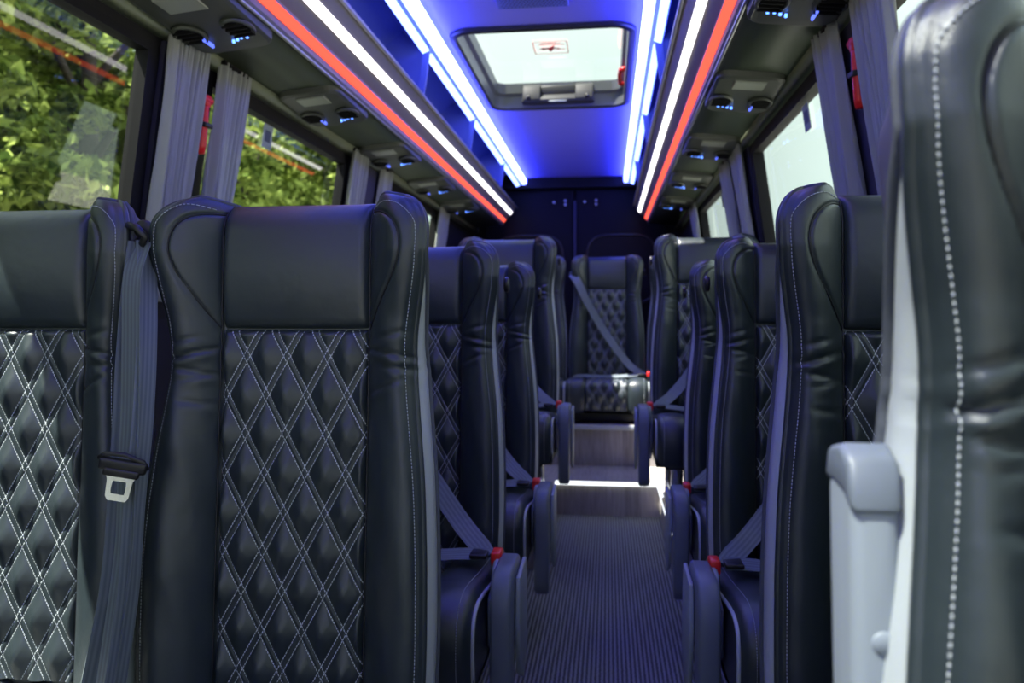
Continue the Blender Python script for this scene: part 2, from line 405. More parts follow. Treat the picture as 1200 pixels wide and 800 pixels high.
def build_backrest_meshes():
    out = {}
    na, nb = 150, 210
    a = np.linspace(-1, 1, na)
    b = np.concatenate([np.linspace(0, 0.90, 170, endpoint=False), 0.90 + 0.10 * np.sin(np.linspace(0, 1, nb - 170) * PI / 2)])
    A, B = np.meshgrid(a, b)
    # a first estimate of x to get the top height, then the width at that height
    X = A * 0.2
    for _ in range(3):
        ZT = ztop(np.abs(X)); Z = ZB + B * (ZT - ZB); X = A * wid(Z)
    Y = depth(X, Z, ZT)
    P = np.stack([X, Y, Z - PIV], -1)
    m = MB(); m.grid(P, True)
    # outline loop (counter clockwise seen from the front)
    loop = [(j, 0) for j in range(nb)] + [(nb - 1, i) for i in range(1, na)] + [(j, na - 1) for j in range(nb - 2, -1, -1)] + [(0, i) for i in range(na - 2, 0, -1)]
    O = np.array([P[j, i] for j, i in loop]); n = len(O)
    T = np.roll(O[:, [0, 2]], -3, 0) - np.roll(O[:, [0, 2]], 3, 0); T /= np.maximum(1e-9, np.linalg.norm(T, axis=1))[:, None]
    Nrm = np.stack([-T[:, 1], T[:, 0]], -1)
    for _ in range(6): Nrm = (Nrm + np.roll(Nrm, 1, 0) + np.roll(Nrm, -1, 0)) / 3
    Nrm /= np.linalg.norm(Nrm, axis=1)[:, None]
    zabs = O[:, 2] + PIV
    bw = np.interp(zabs, [0.4, 0.55, 0.9, 0.98, 1.07, 1.10], [0.036, 0.040, 0.038, 0.028, 0.008, 0.001])
    kf = np.clip((bw - .002) / .036, 0, 1)
    def ring(off, y):
        q = np.empty((n, 3)); q[:, 0] = O[:, 0] + Nrm[:, 0] * off; q[:, 2] = O[:, 2] + Nrm[:, 1] * off; q[:, 1] = y
        return q
    ey = O[:, 1]
    def loft(mb, rings, smooth=True):
        rings = [np.vstack([r, r[:1]]) for r in rings]; mb.grid(np.array(rings), smooth)
    # rolled front edge
    loft(m, [ring(0, ey), ring(.0035, ey + .001), ring(.0050, ey + .004), ring(.0048, ey + .008), ring(.002, ey + .011), ring(-.002, ey + .012)])
    out['body'] = m
    y1 = ey + .012
    s_ = MB(); loft(s_, [ring(-.001, y1), ring(.0045 * kf, y1 + bw * .12), ring(.0095 * kf, y1 + bw * .5), ring(.0110 * kf, y1 + bw * .9), ring(.007 * kf, y1 + bw)])
    out['silver'] = s_
    y2 = y1 + bw
    p_ = MB(); cth = np.linspace(0, PI, 7)
    loft(p_, [ring(.009 * kf + .0060 * math.sin(t), y2 + .0045 - .0045 * math.cos(t)) for t in cth])
    out['piping'] = p_
    y3 = y2 + .009
    yb = np.maximum(np.full(n, 0.105), y3 + .05)
    sh = MB(); loft(sh, [ring(.008 * kf, y3), ring(.011 * kf, y3 + .005), ring(.008 * kf, y3 + .014), ring(-.010, y3 + .030), ring(-.030, yb - .006), ring(-.045, yb), ring(-.075, yb + .004)])
    last = ring(-.075, yb + .004); sh.add(last, [tuple(range(n))], True)
    out['shell'] = sh
    # stitching just inside the outer edge: short dashes following the surface
    zs = np.linspace(0.44, 1.12, 4000)
    for sx in (-1, 1):
        st = MB()
        pts = [];
        for z in zs: pts.append((sx * (float(wid(z)) - 0.0095), z))
        # over the ear
        xe, ze = pts[-1]
        arc = spline([(abs(xe), ze, 0), (float(wid(1.145)) - .0115, 1.145, 0), (0.184, 1.168, 0), (0.158, 1.177, 0), (0.125, 1.174, 0)], 400)
        pts += [(sx * q[0], q[1]) for q in arc[1:]]
        pts = np.array(pts); s = np.concatenate([[0], np.cumsum(np.hypot(*(np.diff(pts, axis=0).T)))])
        t = 0.0
        while t < s[-1] - .006:
            q = []
            for tt in (t, t + .0034):
                x = np.interp(tt, s, pts[:, 0]); z = np.interp(tt, s, pts[:, 1])
                xa = np.array([x]); za = np.array([z]); y = depth(xa, za, ztop(np.abs(xa)))[0] - .0013
                q.append((x, y, z - PIV))
            st.tube(q, .00065, 4); t += .0052
        out['stitch%d' % sx] = st
    # seam cord along the head inset and beside the centre panels
    cd = MB()
    for sx in (-1, 1):
        for src in (DCs, np.array([(XI + .0015, z) for z in np.linspace(.42, 1.176, 90)])):
            q = []
            for x, z in src:
                xa = np.array([x + .0012]); za = np.array([z]); y = depth(xa, za, ztop(xa))[0] + .0004
                q.append((sx * x, y, z - PIV))
            cd.tube(q, .0014, 5)
    out['cord'] = cd
    # quilted panel
    nx, nz = 116, 300
    xs = np.linspace(-XI, XI, nx); zs = np.linspace(.41, Z_SEAM, nz); Xq, Zq = np.meshgrid(xs, zs)
    Yq = quilt_h(Xq, Zq)
    e = np.minimum(np.minimum(XI - np.abs(Xq), Z_SEAM - Zq), 0.014) / 0.014
    yq = 0.004 + 0.010 * (1 - np.sqrt(1 - (1 - e) ** 2)) - Yq * np.clip(e * 1.6, 0, 1)
    q = MB(); q.grid(np.stack([Xq, yq, Zq - PIV], -1)); q.uv = np.stack([Xq.ravel(), Zq.ravel()], -1)
    out['quilt'] = q
    # head panel
    xs = np.linspace(-XI, XI, 60); bs = np.concatenate([np.linspace(0, .7, 40, endpoint=False), .7 + .3 * np.sin(np.linspace(0, 1, 24) * PI / 2)])
    Xh, Bh = np.meshgrid(xs, bs); ZT = ztop(np.abs(Xh)) + .001; Zh = Z_SEAM + Bh * (ZT - Z_SEAM)
    ex = np.clip((XI - np.abs(Xh)) / .016, 0, 1); ez = np.clip((Zh - Z_SEAM) / .016, 0, 1)
    bul = 0.020 * np.sin(PI * np.clip(Bh, 0, 1) ** .9 * .85 + .15) * (1 - 0.35 * (Xh / XI) ** 2)
    yh = 0.008 - bul * 1.0 - .004 * (np.sqrt(1 - (1 - ex) ** 2) * np.sqrt(1 - (1 - ez) ** 2)) + toproll(Zh, ZT, .040, .045)
    yh += (1 - np.sqrt(1 - (1 - ez) ** 2)) * .012 + (1 - np.sqrt(1 - (1 - ex) ** 2)) * .006
    h = MB(); h.grid(np.stack([Xh, yh, Zh - PIV], -1)); out['head'] = h
    return out
def quilt_h(X, Z):
    X = X + QOX; Z = Z + QOZ
    u = X / QX + Z / QZ; v = X / QX - Z / QZ
    du = np.abs((u + 100.5) % 1 - .5); dv = np.abs((v + 100.5) % 1 - .5)
    s = lambda d: np.clip((d - .085) / .36, 0, 1)
    h = .0115 * (s(du) * s(dv)) ** .62
    c = np.minimum(du, dv); h += .0016 * np.clip(1 - (c / .082) ** 2, 0, 1)
    return h
def cushion_meshes():
    out = {}
    # profile (y,z) from the back to the nose and down the front
    prof = np.array(spline([(.03, .395, 0), (-.10, .405, 0), (-.22, .420, 0), (-.33, .437, 0), (-.40, .442, 0), (-.445, .430, 0), (-.468, .400, 0), (-.475, .350, 0), (-.468, .285, 0), (-.455, .262, 0)], 120))[:, :2]
    t = np.gradient(prof, axis=0); t /= np.linalg.norm(t, axis=1)[:, None]; nrm = np.stack([t[:, 1], -t[:, 0]], -1)  # up / forward
    W = 0.238
    xs = np.linspace(-W, W, 90)
    G = np.zeros((len(prof), len(xs), 3))
    for j, x in enumerate(xs):
        ax = abs(x); tt = max(0, (ax - XI) / (W - XI))
        off = (-.008 if ax < XI else -.004 + .018 * math.sin(PI * min(1, tt) ** .8) ** .7 * 1.0) - .012 * max(0, (tt - .85) / .15) ** 2
        G[:, j, 0] = x; G[:, j, 1] = prof[:, 0] + nrm[:, 0] * off; G[:, j, 2] = prof[:, 1] + nrm[:, 1] * off
    m = MB(); m.grid(G, True, flip=True)
    for sx, j in ((-1, 0), (1, len(xs) - 1)):      # side walls
        e = G[:, j]; bot = e.copy(); bot[:, 2] = .255; bot[:, 0] = sx * (W - .004); m.grid(np.array([e, (e + bot) / 2 + np.array([sx * .006, 0, 0]), bot]), True, flip=sx < 0)
    m.add([(-W, .03, .255), (W, .03, .255), (W, -.455, .255), (-W, -.455, .255)], [(0, 1, 2, 3)])
    m.add([(-W, .03, .255), (W, .03, .255), (W, .03, .395), (-W, .03, .395)], [(3, 2, 1, 0)])
    out['cushion'] = m
    nx = 90; P = np.array(spline([(y, z, 0) for y, z in prof[::6]], 230))[:, :2]
    t = np.gradient(P, axis=0); ds = np.linalg.norm(t, axis=1); t /= ds[:, None]; N2 = np.stack([t[:, 1], -t[:, 0]], -1); s = np.cumsum(ds)
    xs = np.linspace(-XI, XI, nx); X, S = np.meshgrid(xs, s); H = quilt_h(X, S); e = np.clip((XI - np.abs(X)) / .014, 0, 1)
    off = .001 + H * e - (1 - np.sqrt(1 - (1 - e) ** 2)) * .010
    Q = np.zeros(X.shape + (3,)); Q[..., 0] = X; Q[..., 1] = P[:, 0][:, None] + N2[:, 0][:, None] * off; Q[..., 2] = P[:, 1][:, None] + N2[:, 1][:, None] * off
    q = MB(); q.grid(Q, True, flip=True); q.uv = np.stack([X.ravel(), S.ravel()], -1); out['quilt'] = q
    for sx in (-1, 1):
        pp = MB(); st = MB()
        e = G[:, 0 if sx < 0 else -1]; pp.tube([(sx * (W + .001), y, z) for _, y, z in e[::2]], .0045, 6)
        g = G[:, 5 if sx < 0 else -6]; s0 = np.concatenate([[0], np.cumsum(np.linalg.norm(np.diff(g, axis=0), axis=1))]); tt = .02
        while tt < s0[-1] - .02:
            st.tube([[np.interp(w_, s0, g[:, k]) + (0, 0, .0012)[k] for k in range(3)] for w_ in (tt, tt + .0034)], .0007, 4); tt += .0055
        out['pipe%d' % sx] = pp; out['stitch%d' % sx] = st
    return out
BM_ = build_backrest_meshes(); CM_ = cushion_meshes()
ME = {k: v.mesh('seat_' + k) for k, v in BM_.items()}
MC = {k: v.mesh('cushion_' + k) for k, v in CM_.items()}
def use(name, me, mat, parent):
    if not me.materials: me.materials.append(mat)
    o = bpy.data.objects.new(name, me); COL.objects.link(o); o.parent = parent; return o
RECL = math.radians(4.5)
def rc(p, a=RECL):
    """backrest-frame point (x,y,z absolute) into seat frame"""
    x, y, z = p; z -= PIV
    return (x, y * math.cos(a) + z * math.sin(a), PIV + z * math.cos(a) - y * math.sin(a))
def leg_mb(x):
    m = MB()
    m.prism_x([(-.36, .235), (-.30, .235), (-.27, .06), (-.30, .02), (-.38, .0), (-.38, .012), (-.33, .035), (-.31, .06)][::-1], x - .022, x + .022, .003)
    m.prism_x([(-.06, .235), (0, .235), (.03, .06), (.06, .02), (.10, .012), (.10, .0), (.02, .0), (-.02, .04)][::-1], x - .022, x + .022, .003)
    m.box(x - .03, x + .03, -.38, .10, 0, .012, .003)
    m.box(x - .018, x + .018, -.34, .02, .10, .13, .004)
    return m
ARM_POLY = [(-.185, .452), (-.20, .470), (-.33, .474), (-.352, .465), (-.372, .435), (-.380, .400), (-.378, .20), (-.370, .172), (-.352, .158), (-.330, .160), (-.316, .175), (-.308, .21), (-.298, .33), (-.27, .375), (-.20, .39), (-.185, .41)]
def add_arm(root, side, raised=False):
    x = side * 0.281; w = .022
    e = empty('armrest', parent=root) if False else None
    m = MB()
    if not raised:
        m.prism_x(ARM_POLY, x - w, x + w, .009, 3)
        a = m.build('armrest', M['armgrey'], root)
        c = MB(); c.disc((x - side * (w + .004), -.235, .42), (1, 0, 0), .045, .014, 28, .004); c.build('pivot_cover', M['armlight'], a)
        c = MB(); c.prism_x([(-.14, .43), (-.19, .445), (-.30, .30), (-.30, .22), (-.22, .16), (-.12, .22)], x + side * -(w + .008) - .004, x + side * -(w + .008) + .004, .002)
        # aisle-side cover of the hinge
        c2 = MB(); c2.prism_x([(-.17, .455), (-.30, .45), (-.315, .36), (-.29, .24), (-.22, .20), (-.15, .26)], x + side * (w + .001) - .0, x + side * (w + .011), .003); c2.build('hinge_cover', M['armlight'], a)
    else:
        x = side * .226; w = .0165; poly = [(0.010, 0.474), (0.016, 0.434), (0.040, 0.429), (0.060, 0.454), (0.085, 0.694), (0.105, 0.874), (0.101, 0.896), (0.077, 0.902), (0.059, 0.894), (0.052, 0.874), (0.037, 0.714)]
        m.prism_x(poly, x - w * .92, x + w * .92, .009, 4)
        a = m.build('armrest', M['armlight'], root); a['label'] = 'pale grey raised armrest with a round screw cap'
        c = MB(); c.prism_x([(0.049, 0.867), (0.057, 0.898), (0.077, 0.908), (0.103, 0.902), (0.109, 0.879), (0.087, 0.879), (0.067, 0.876)], x - w * .98, x + w * .98, .005, 3); c.build('armrest_cap', M['armgrey'], a)
        c = MB(); c.disc((x + .003, .0455, .790), (0, 1, -.09), .0075, .005, 28, .0012); c.build('screw_cap', M['armlight'], a)
    b = MB(); b.prism_x([(-.02, .40), (-.15, .44), (-.30, .40), (-.30, .30), (-.20, .24), (-.04, .26)], side * .247 - .003, side * .247 + .003, .002); b.build('side_bracket', M['armlight'], root)
def add_buckle(root, side):
    x = side * .251
    m = MB(); m.box(x - .011, x + .011, -.215, -.150, .425, .462, .004)
    m.tube([(x, -.165, .44), (x, -.12, .40), (x, -.08, .34)], .008, 8)
    b = m.build('buckle', M['blackplastic'], root)
    r = MB(); r.box(x - .012, x + .012, -.225, -.180, .445, .478, .005); r.build('buckle_button', M['red'], b)
def add_belt(root, side, a=RECL):
    # side = aisle side; the belt starts at the opposite shoulder and ends in the buckle
    q = [(-.232, .09, 1.07), (-.222, -.005, 1.075), (-.185, -.066, 1.02), (-.125, -.060, .90), (-.04, -.040, .75), (.06, -.052, .60), (.15, -.085, .49), (.225, -.17, .452)]
    pts = [rc((side * x, y, z), a) for x, y, z in q[:-1]] + [(side * .225, -.165, .452)]
    P = spline(pts, 40); n = len(P); sides = []
    for i in range(n):
        t = i / (n - 1); t0 = P[min(n - 1, i + 1)] - P[max(0, i - 1)]; t0 = Vector(t0).normalized()
        out = Vector((0, -1, .1 + .8 * t)).normalized(); sides.append(t0.cross(out))
    strip_mesh([Vector(p) for p in P], [.047] * (n - 2) + [.042, .036], sides).build('shoulder_belt', M['belt'], root)
    q = [(-.236, .0, .40), (-.20, -.06, .435), (-.08, -.12, .440), (.08, -.15, .444), (.17, -.165, .454), (.225, -.172, .457)]
    P = spline([(side * x, y, z) for x, y, z in q], 24)
    strip_mesh([Vector(p) for p in P], [.046] * 24, [Vector((0, .8, .25))] * 24).build('lap_belt', M['belt'], root)
    tg = MB(); x = side * .205; tg.box(x - .02, x + .02, -.196, -.146, .452, .462, .003); t = tg.build('belt_tongue', M['blackplastic'], root)
    g = MB(); g.disc((side * .234, .045, 1.085), (1, 0, 0), .02, .012, 20, .003); gg = g.build('belt_guide', M['blackplastic'], root)
    gg.location = Vector(rc((0, .0, 1.0), a)) - Vector((0, 0, 1.0)); gg['label'] = 'black belt guide'
def make_seat(side, arm='down', belt='worn', legs=True, recl=RECL, buckle=True):
    root = empty('coach_seat')
    back = use('backrest', ME['body'], M['leather'], root); back.location = (0, 0, PIV); back.rotation_euler = (-recl, 0, 0)
    back['label'] = 'black leather backrest with side bolsters and head wings'
    use('quilted_panel', ME['quilt'], M['quilt'], back)['label'] = 'diamond quilted panel with white stitching'
    use('head_panel', ME['head'], M['headleather'], back)
    use('side_trim', ME['silver'], M['silver'], back)['label'] = 'silver grey side trim'
    use('piping', ME['piping'], M['piping'], back)
    use('seam_cord', ME['cord'], M['darkpiping'], back)
    for q in (-1, 1): use('stitching', ME['stitch%d' % q], M['thread'], back)['label'] = 'white stitching along the edge'
    use('back_shell', ME['shell'], M['shell'], back)
    cu = use('seat_cushion', MC['cushion'], M['leather'], root)
    use('quilted_cushion_panel', MC['quilt'], M['quilt'], cu); [use('cushion_piping', MC['pipe%d' % q], M['silver'], cu) for q in (-1, 1)]
    for q in (-1, 1): use('cushion_stitching', MC['stitch%d' % q], M['thread'], cu)
    f = MB(); f.box(-.20, .20, -.40, .05, .20 if not legs else .235, .256, .004); f.build('seat_frame', M['blackplastic'], root)
    if legs:
        for x in (-.15, .15): leg_mb(x).build('leg', M['chrome'], root)
    if arm: add_arm(root, side, arm == 'raised')
    if buckle: add_buckle(root, side)
    if belt == 'worn': add_belt(root, side, recl)
    return root

def put(s, x, d, z, label, group=None):
    s.location = (x, d - .046, z + .008); tag(s, label, 'seat', group); return s
XL, XR = -0.495, 0.470
DROW = [1.17, 1.94, 2.70, 3.47, 4.90]
# --- left side
s = make_seat(1, 'down', 'loose'); put(s, XL, DROW[0], 0, 'black diamond quilted aisle seat in front on the left, loose belt hanging beside it'); sL0 = s
s = make_seat(1, None, None); put(s, XL - .482, DROW[0], 0, 'black quilted window seat at the left edge, sunlight falling across its headrest')
left = make_seat(1, 'down', 'worn'); put(left, XL, DROW[1], 0, 'left aisle seat in the second row with a grey armrest and red buckle')
s = copy_tree(left); put(s, XL + .018, DROW[2], 0, 'left aisle seat in the third row, low headrest just before the raised platform')
s = copy_tree(left); put(s, XL + .042, DROW[3], PLAT, 'left aisle seat on the raised platform, sun catching its head wing')
right = make_seat(-1, 'down', 'worn'); put(right, XR + .012, DROW[1], 0, 'right single seat in the middle with grey armrest and red buckle near the carpet')
s = make_seat(-1, 'down', None); put(s, XR - .006, DROW[0], 0, 'right single seat behind the large foreground seat, broad silver trim down its side')
s = copy_tree(right); put(s, XR + .030, DROW[2], 0, 'narrow looking right single seat between the middle seat and the raised platform')
s = copy_tree(right); put(s, XR - .044, DROW[3], PLAT, 'right single seat on the raised platform, bright sunlit trim along its edge')
near = make_seat(-1, 'raised', None, recl=math.radians(6.0), buckle=False); put(near, 0.391, 0.488, 0.012, 'large blurred seat at the right edge, nearest the camera, armrest folded up')
# --- rear bench row (no legs, stands on the bench box)
rear = make_seat(1, None, 'worn', legs=False, buckle=True); put(rear, -0.005, DROW[4], PLAT + .025, 'rear centre seat at the end of the aisle, belt slung diagonally across it')
rear2 = make_seat(1, None, None, legs=False, buckle=False); put(rear2, -0.489, DROW[4], PLAT + .025, 'rear row seat left of the centre one, mostly hidden behind the platform seat')
s = copy_tree(rear2); put(s, 0.480, DROW[4], PLAT + .025, 'rear row seat right of the centre one, a dark sliver beside sunlit trim')

# --- the loose belt of the front aisle seat, hanging in the gap between the two front seats
def loose_belt(root):
    xg = -.232
    def hang(name, pts, w, side, n=50, th=.0016):
        P = spline(pts, n); strip_mesh([Vector(p) for p in P], [w] * n, side if isinstance(side, list) else [Vector(side)] * n, th).build(name, M['belt'], root)
    # broad webbing, front face turned to the camera, twisting slightly as it falls
    n = 50
    sd = [Vector((math.cos(.25 + .25 * i / n), -.55, -.12)) for i in range(n)]
    hang('belt_webbing', [(-.240, .020, 1.120), (-.232, -.02, 1.06), (-.216, -.05, .96), (-.206, -.07, .86), (-.203, -.085, .77), (-.206, -.09, .66), (-.222, -.10, .52), (-.245, -.11, .36)], .054, sd)
    hang('belt_webbing', [(-.232, .018, 1.120), (-.214, -.01, 1.04), (-.192, -.05, .94), (-.184, -.075, .84), (-.186, -.095, .72), (-.194, -.10, .60), (-.205, -.115, .48), (-.22, -.13, .36)], .036, (.35, .95, -.05))
    hang('belt_webbing', [(-.246, .028, 1.120), (-.248, .012, 1.04), (-.244, -.01, .94), (-.238, -.03, .84), (-.238, -.045, .72), (-.242, -.06, .60), (-.262, -.07, .48), (-.286, -.08, .36)], .044, (.5, .85, -.05))
    g = MB(); g.tube([(-.250, .045, 1.140), (-.256, .01, 1.145), (-.236, .0, 1.140), (-.222, .0, 1.125), (-.236, .01, 1.112), (-.250, .025, 1.120)], .006, 8, closed=True)
    g.disc((-.243, .03, 1.14), (0, 1, 0), .016, .01, 20, .003)
    g.build('belt_guide', M['blackplastic'], root)
    # tongue: black moulded bar with the metal plate below it
    t = MB(); t.box(-.032, .032, -.006, .006, -.009, .009, .004); t.box(-.024, .024, -.008, .004, -.016, -.004, .003); t.tube([(-.033, 0, .006), (-.026, -.002, .014), (0, -.003, .017), (.026, -.002, .010), (.033, 0, 0)], .0035, 8)
    tb = t.build('belt_tongue', M['blackplastic'], root); tb.location = (-.186, -.118, .790); tb.rotation_euler = (.1, .22, .35)
    pl = MB(); o = [(-.021, -.012), (.021, -.012), (.017, -.022), (.0155, -.046), (.012, -.052), (-.012, -.052), (-.0155, -.046), (-.017, -.022)]
    hole = [(-.0085, -.023), (.0085, -.023), (.0095, -.028), (.0095, -.038), (.0085, -.042), (-.0085, -.042), (-.0095, -.038), (-.0095, -.028)]
    V = []; F = []
    for y in (-.0018, .0018): V += [(x, y, z) for x, z in o] + [(x, y, z) for x, z in hole]
    for i in range(8):
        j = (i + 1) % 8
        F += [(i, j, 8 + j, 8 + i), (16 + i, 24 + i, 24 + j, 16 + j), (i, 16 + i, 16 + j, j), (8 + i, 8 + j, 24 + j, 24 + i)]
    # the outline starts at the top left while the hole has the same order, so quads line up
    pl.add(V, F); pl.build('tongue_plate', M['chrome'], tb)['label'] = 'steel tongue plate with a slot'
loose_belt(sL0)

# ------------------------------------------------------------------ bus shell
def hw(z):                                   # half width of the side wall, leaning in above the sill
    return 0.900 + (1.785 - max(z, 1.0)) * 0.15
def side_x(s, z, off=0): return CX + s * (hw(z) + off)
def structure(o): o['kind'] = 'structure'; return o
Z_SILL, Z_HEAD, Z_COVE = 1.06, 1.728, 1.800
# floors
m = MB(); m.box(L(1.0), R_(1.0), Y_FRONT, 3.885, -.04, 0); structure(m.build('floor', M['carpet']))
m = MB()
for s_ in (-1, 1):
    x0, x1 = (L(1.0), -.262) if s_ < 0 else (.262, R_(1.0))
    m.box(x0, x1, 3.02, 3.885, 0.001, PLAT)
m.box(L(1.0), R_(1.0), 3.885, 4.33, 0.0, PLAT)
structure(m.build('floor', M['wood']))['label'] = 'grey wood laminate raised platform floor'
m = MB(); m.box(L(1.0), R_(1.0), 4.33, 5.1, 0.0, .392); structure(m.build('trim_1', M['wood']))['label'] = 'grey wood laminate riser below the rear seats'
m = MB(); m.box(L(1.0), R_(1.0), 5.1, Y_REAR, 0.0, PLAT); structure(m.build('floor', M['rear']))
# lit edges
m = MB(); m.box(-.262, .262, 3.868, 3.884, PLAT - .012, PLAT + .006, .002); tag(m.build('step_edge_light', M['led_step']), 'bright white light strip across the nose of the aisle step', 'light strip')
m = MB(); m.box(.246, .261, 3.0, 3.866, PLAT - .010, PLAT + .006, .002); tag(m.build('step_edge_light', M['led_step']), 'white light strip along the right platform edge beside the carpet', 'light strip')
m = MB(); m.box(-.30, .30, 4.311, 4.3295, .372, .398, .002); structure(m.build('trim_12', M['silver']))

WIN = [(-1.75, -.10), (0.10, 1.93), (2.20, 3.45), (3.98, 5.35)]
for s_, nm in ((-1, 'left'), (1, 'right')):
    t = .045 * s_
    m = MB()
    def band(y0, y1, za, zb): m.prism_y([(side_x(s_, za), za), (side_x(s_, zb), zb), (side_x(s_, zb) + t, zb), (side_x(s_, za) + t, za)], y0, y1)
    for ya, yb in (((Y_FRONT, Y_REAR),) if s_ < 0 else ((Y_FRONT, -1.75), (-.10, Y_REAR))): m.prism_y([(side_x(s_, 0), -.02), (side_x(s_, 1.0), 1.0), (side_x(s_, Z_SILL), Z_SILL), (side_x(s_, Z_SILL) + t, Z_SILL), (side_x(s_, 1.0) + t, 1.0), (side_x(s_, 0) + t, -.02)], ya, yb)
    if s_ > 0: band(-1.75, -.10, 0.0, .22)
    band(Y_FRONT, Y_REAR, Z_HEAD, 1.84)
    ys = [Y_FRONT] + [v for w in WIN for v in w] + [Y_REAR]
    for i in range(0, len(ys), 2): band(ys[i], ys[i + 1], Z_SILL, Z_HEAD)
    structure(m.build('wall_' + nm, M['wall']))
    # pillar fabric facing between the windows
    for k, (y0, y1) in enumerate(((-.10, .10), (1.93, 2.20), (3.45, 3.98))):
        m = MB(); yy0, yy1 = y0 + .03, y1 - .03
        m.prism_y([(side_x(s_, Z_SILL), Z_SILL), (side_x(s_, 1.75), 1.75), (side_x(s_, 1.75, -.014), 1.75), (side_x(s_, Z_SILL, -.014), Z_SILL)], yy0, yy1)
        structure(m.build('trim_%d' % (2 + k + (3 if s_ > 0 else 0)), M['pillar']))
    for k, (y0, y1) in enumerate(WIN):
        n = 1 + k + (4 if s_ > 0 else 0)
        f = MB(); za, zb = (.22 if (s_ > 0 and k == 0) else Z_SILL), Z_HEAD  # first right opening: unseen glazed entry door, added to bring daylight to the near seat
        def bar(ya, yb, z0, z1, o0=-.008, o1=.030): f.prism_y([(side_x(s_, z0, o0), z0), (side_x(s_, z1, o0), z1), (side_x(s_, z1, o1), z1), (side_x(s_, z0, o1), z0)], ya, yb)
        b = .030
        bar(y0 - .012, y0 + b, za, zb); bar(y1 - b, y1 + .012, za, zb); bar(y0 + b, y1 - b, za, za + b); bar(y0 + b, y1 - b, zb - .022, zb)
        w = structure(f.build('window_%d' % n, M['rubber']))
        g = MB(); o = .018
        g.prism_y([(side_x(s_, za, o), za), (side_x(s_, zb, o), zb), (side_x(s_, zb, o + .004), zb), (side_x(s_, za, o + .004), za)], y0, y1)
        g = MB(); g.add([(side_x(s_, za, o), y0, za), (side_x(s_, za, o), y1, za), (side_x(s_, zb, o), y1, zb), (side_x(s_, zb, o), y0, zb)], [(0, 1, 2, 3) if s_ < 0 else (3, 2, 1, 0)])
        g.build('window_pane', M['glass'], w)['label'] = 'tinted window glass'

# rear wall and its two doors
m = MB(); m.box(L(1.0), R_(1.0), Y_REAR, Y_REAR + .05, 0, 2.35); structure(m.build('wall_rear', M['rear']))
for s_, n in ((-1, 1), (1, 2)):
    x0, x1 = (CX - .80, CX - .012) if s_ < 0 else (CX + .012, CX + .80)
    m = MB(); m.box(x0, x1, Y_REAR - .035, Y_REAR - .001, .10, 2.12, .008)
    d = structure(m.build('door_%d' % n, M['rear']))
    # recessed window surround
    xm = (x0 + x1) / 2; pts = []
    for i in range(48):
        th = 2 * PI * i / 48; c, q = math.cos(th), math.sin(th)
        pts.append((xm + .30 * math.copysign(abs(c) ** .5, c), Y_REAR - .036, 1.42 + .30 * math.copysign(abs(q) ** .5, q)))
    f = MB(); f.tube(pts, .012, 8, closed=True); f.build('window_surround', M['blackplastic'], d)
    f = MB(); f.add([(p[0], Y_REAR - .037, p[2]) for p in pts], [tuple(range(48))]); f.build('dark_pane', M['rubber'], d)
    for dx, dz in ((-.05, .0), (.05, .012), (.05, -.022)):
        b = MB(); b.disc((CX + s_ * .135 + dx * 1.0, Y_REAR - .040, 2.012 + dz), (0, 1, 0), .011, .012, 16, .003); b.build('bolt_cap', M['silver'], d)
m = MB(); m.box(CX - .012, CX + .012, Y_REAR - .05, Y_REAR - .002, .4, 2.02, .004); structure(m.build('trim_8', M['pillar']))['label'] = 'slim vertical strip between the rear doors'
# header closing the end of the racks
m = MB(); m.box(L(.95), R_(.95), Y_REAR - .10, Y_REAR - .052, 2.13, 2.34); structure(m.build('trim_9', M['rear']))
# front bulkhead with a windscreen opening
m = MB(); m.box(L(1.0), R_(1.0), Y_FRONT - .05, Y_FRONT, -.02, .60); m.box(L(1.0), R_(1.0), Y_FRONT - .05, Y_FRONT, 2.0, 2.35)
m.box(L(1.0), L(.92), Y_FRONT - .05, Y_FRONT, .60, 2.0); m.box(R_(.92), R_(1.0), Y_FRONT - .05, Y_FRONT, .60, 2.0); structure(m.build('wall_front', M['wall']))

# ------------------------------------------------------------------ ceiling with hatch opening
HX0, HX1, HY0, HY1 = CX - .375, CX + .385, 3.24, 4.46
def ceil_z(h): return Z_CEIL + .012 * (1 - (h / .46) ** 2)
def rounded(x0, x1, y0, y1, r, n=8):
    p = []
    for cx, cy, a0 in ((x1 - r, y1 - r, 0), (x0 + r, y1 - r, PI / 2), (x0 + r, y0 + r, PI), (x1 - r, y0 + r, 1.5 * PI)):
        for i in range(n + 1):
            a = a0 + PI / 2 * i / n; p.append((cx + r * math.cos(a), cy + r * math.sin(a)))
    return p
FHY = -.05   # centre of the added, unseen front hatch that lets sun onto the near seat
HR = rounded(HX0, HX1, HY0, HY1, .085); HR2 = [(x, y - (HY0 + HY1) / 2 + FHY) for x, y in HR]
bm = bmesh.new()
outer = [bm.verts.new((x, y, Z_CEIL + .006)) for x, y in ((R_(.47), Y_REAR - .1), (L(.47), Y_REAR - .1), (L(.47), Y_FRONT), (R_(.47), Y_FRONT))]
inner = [bm.verts.new((x, y, Z_CEIL + .006)) for x, y in HR]; inner2 = [bm.verts.new((x, y, Z_CEIL + .006)) for x, y in HR2]
ed = [bm.edges.new((outer[i], outer[(i + 1) % 4])) for i in range(4)] + [bm.edges.new((inner[i], inner[(i + 1) % len(inner)])) for i in range(len(inner))] + [bm.edges.new((inner2[i], inner2[(i + 1) % len(inner)])) for i in range(len(inner))]
bmesh.ops.triangle_fill(bm, edges=ed, use_beauty=True)
ext = bmesh.ops.extrude_face_region(bm, geom=bm.faces[:])
for g in ext['geom']:
    if isinstance(g, bmesh.types.BMVert): g.co.z += .02
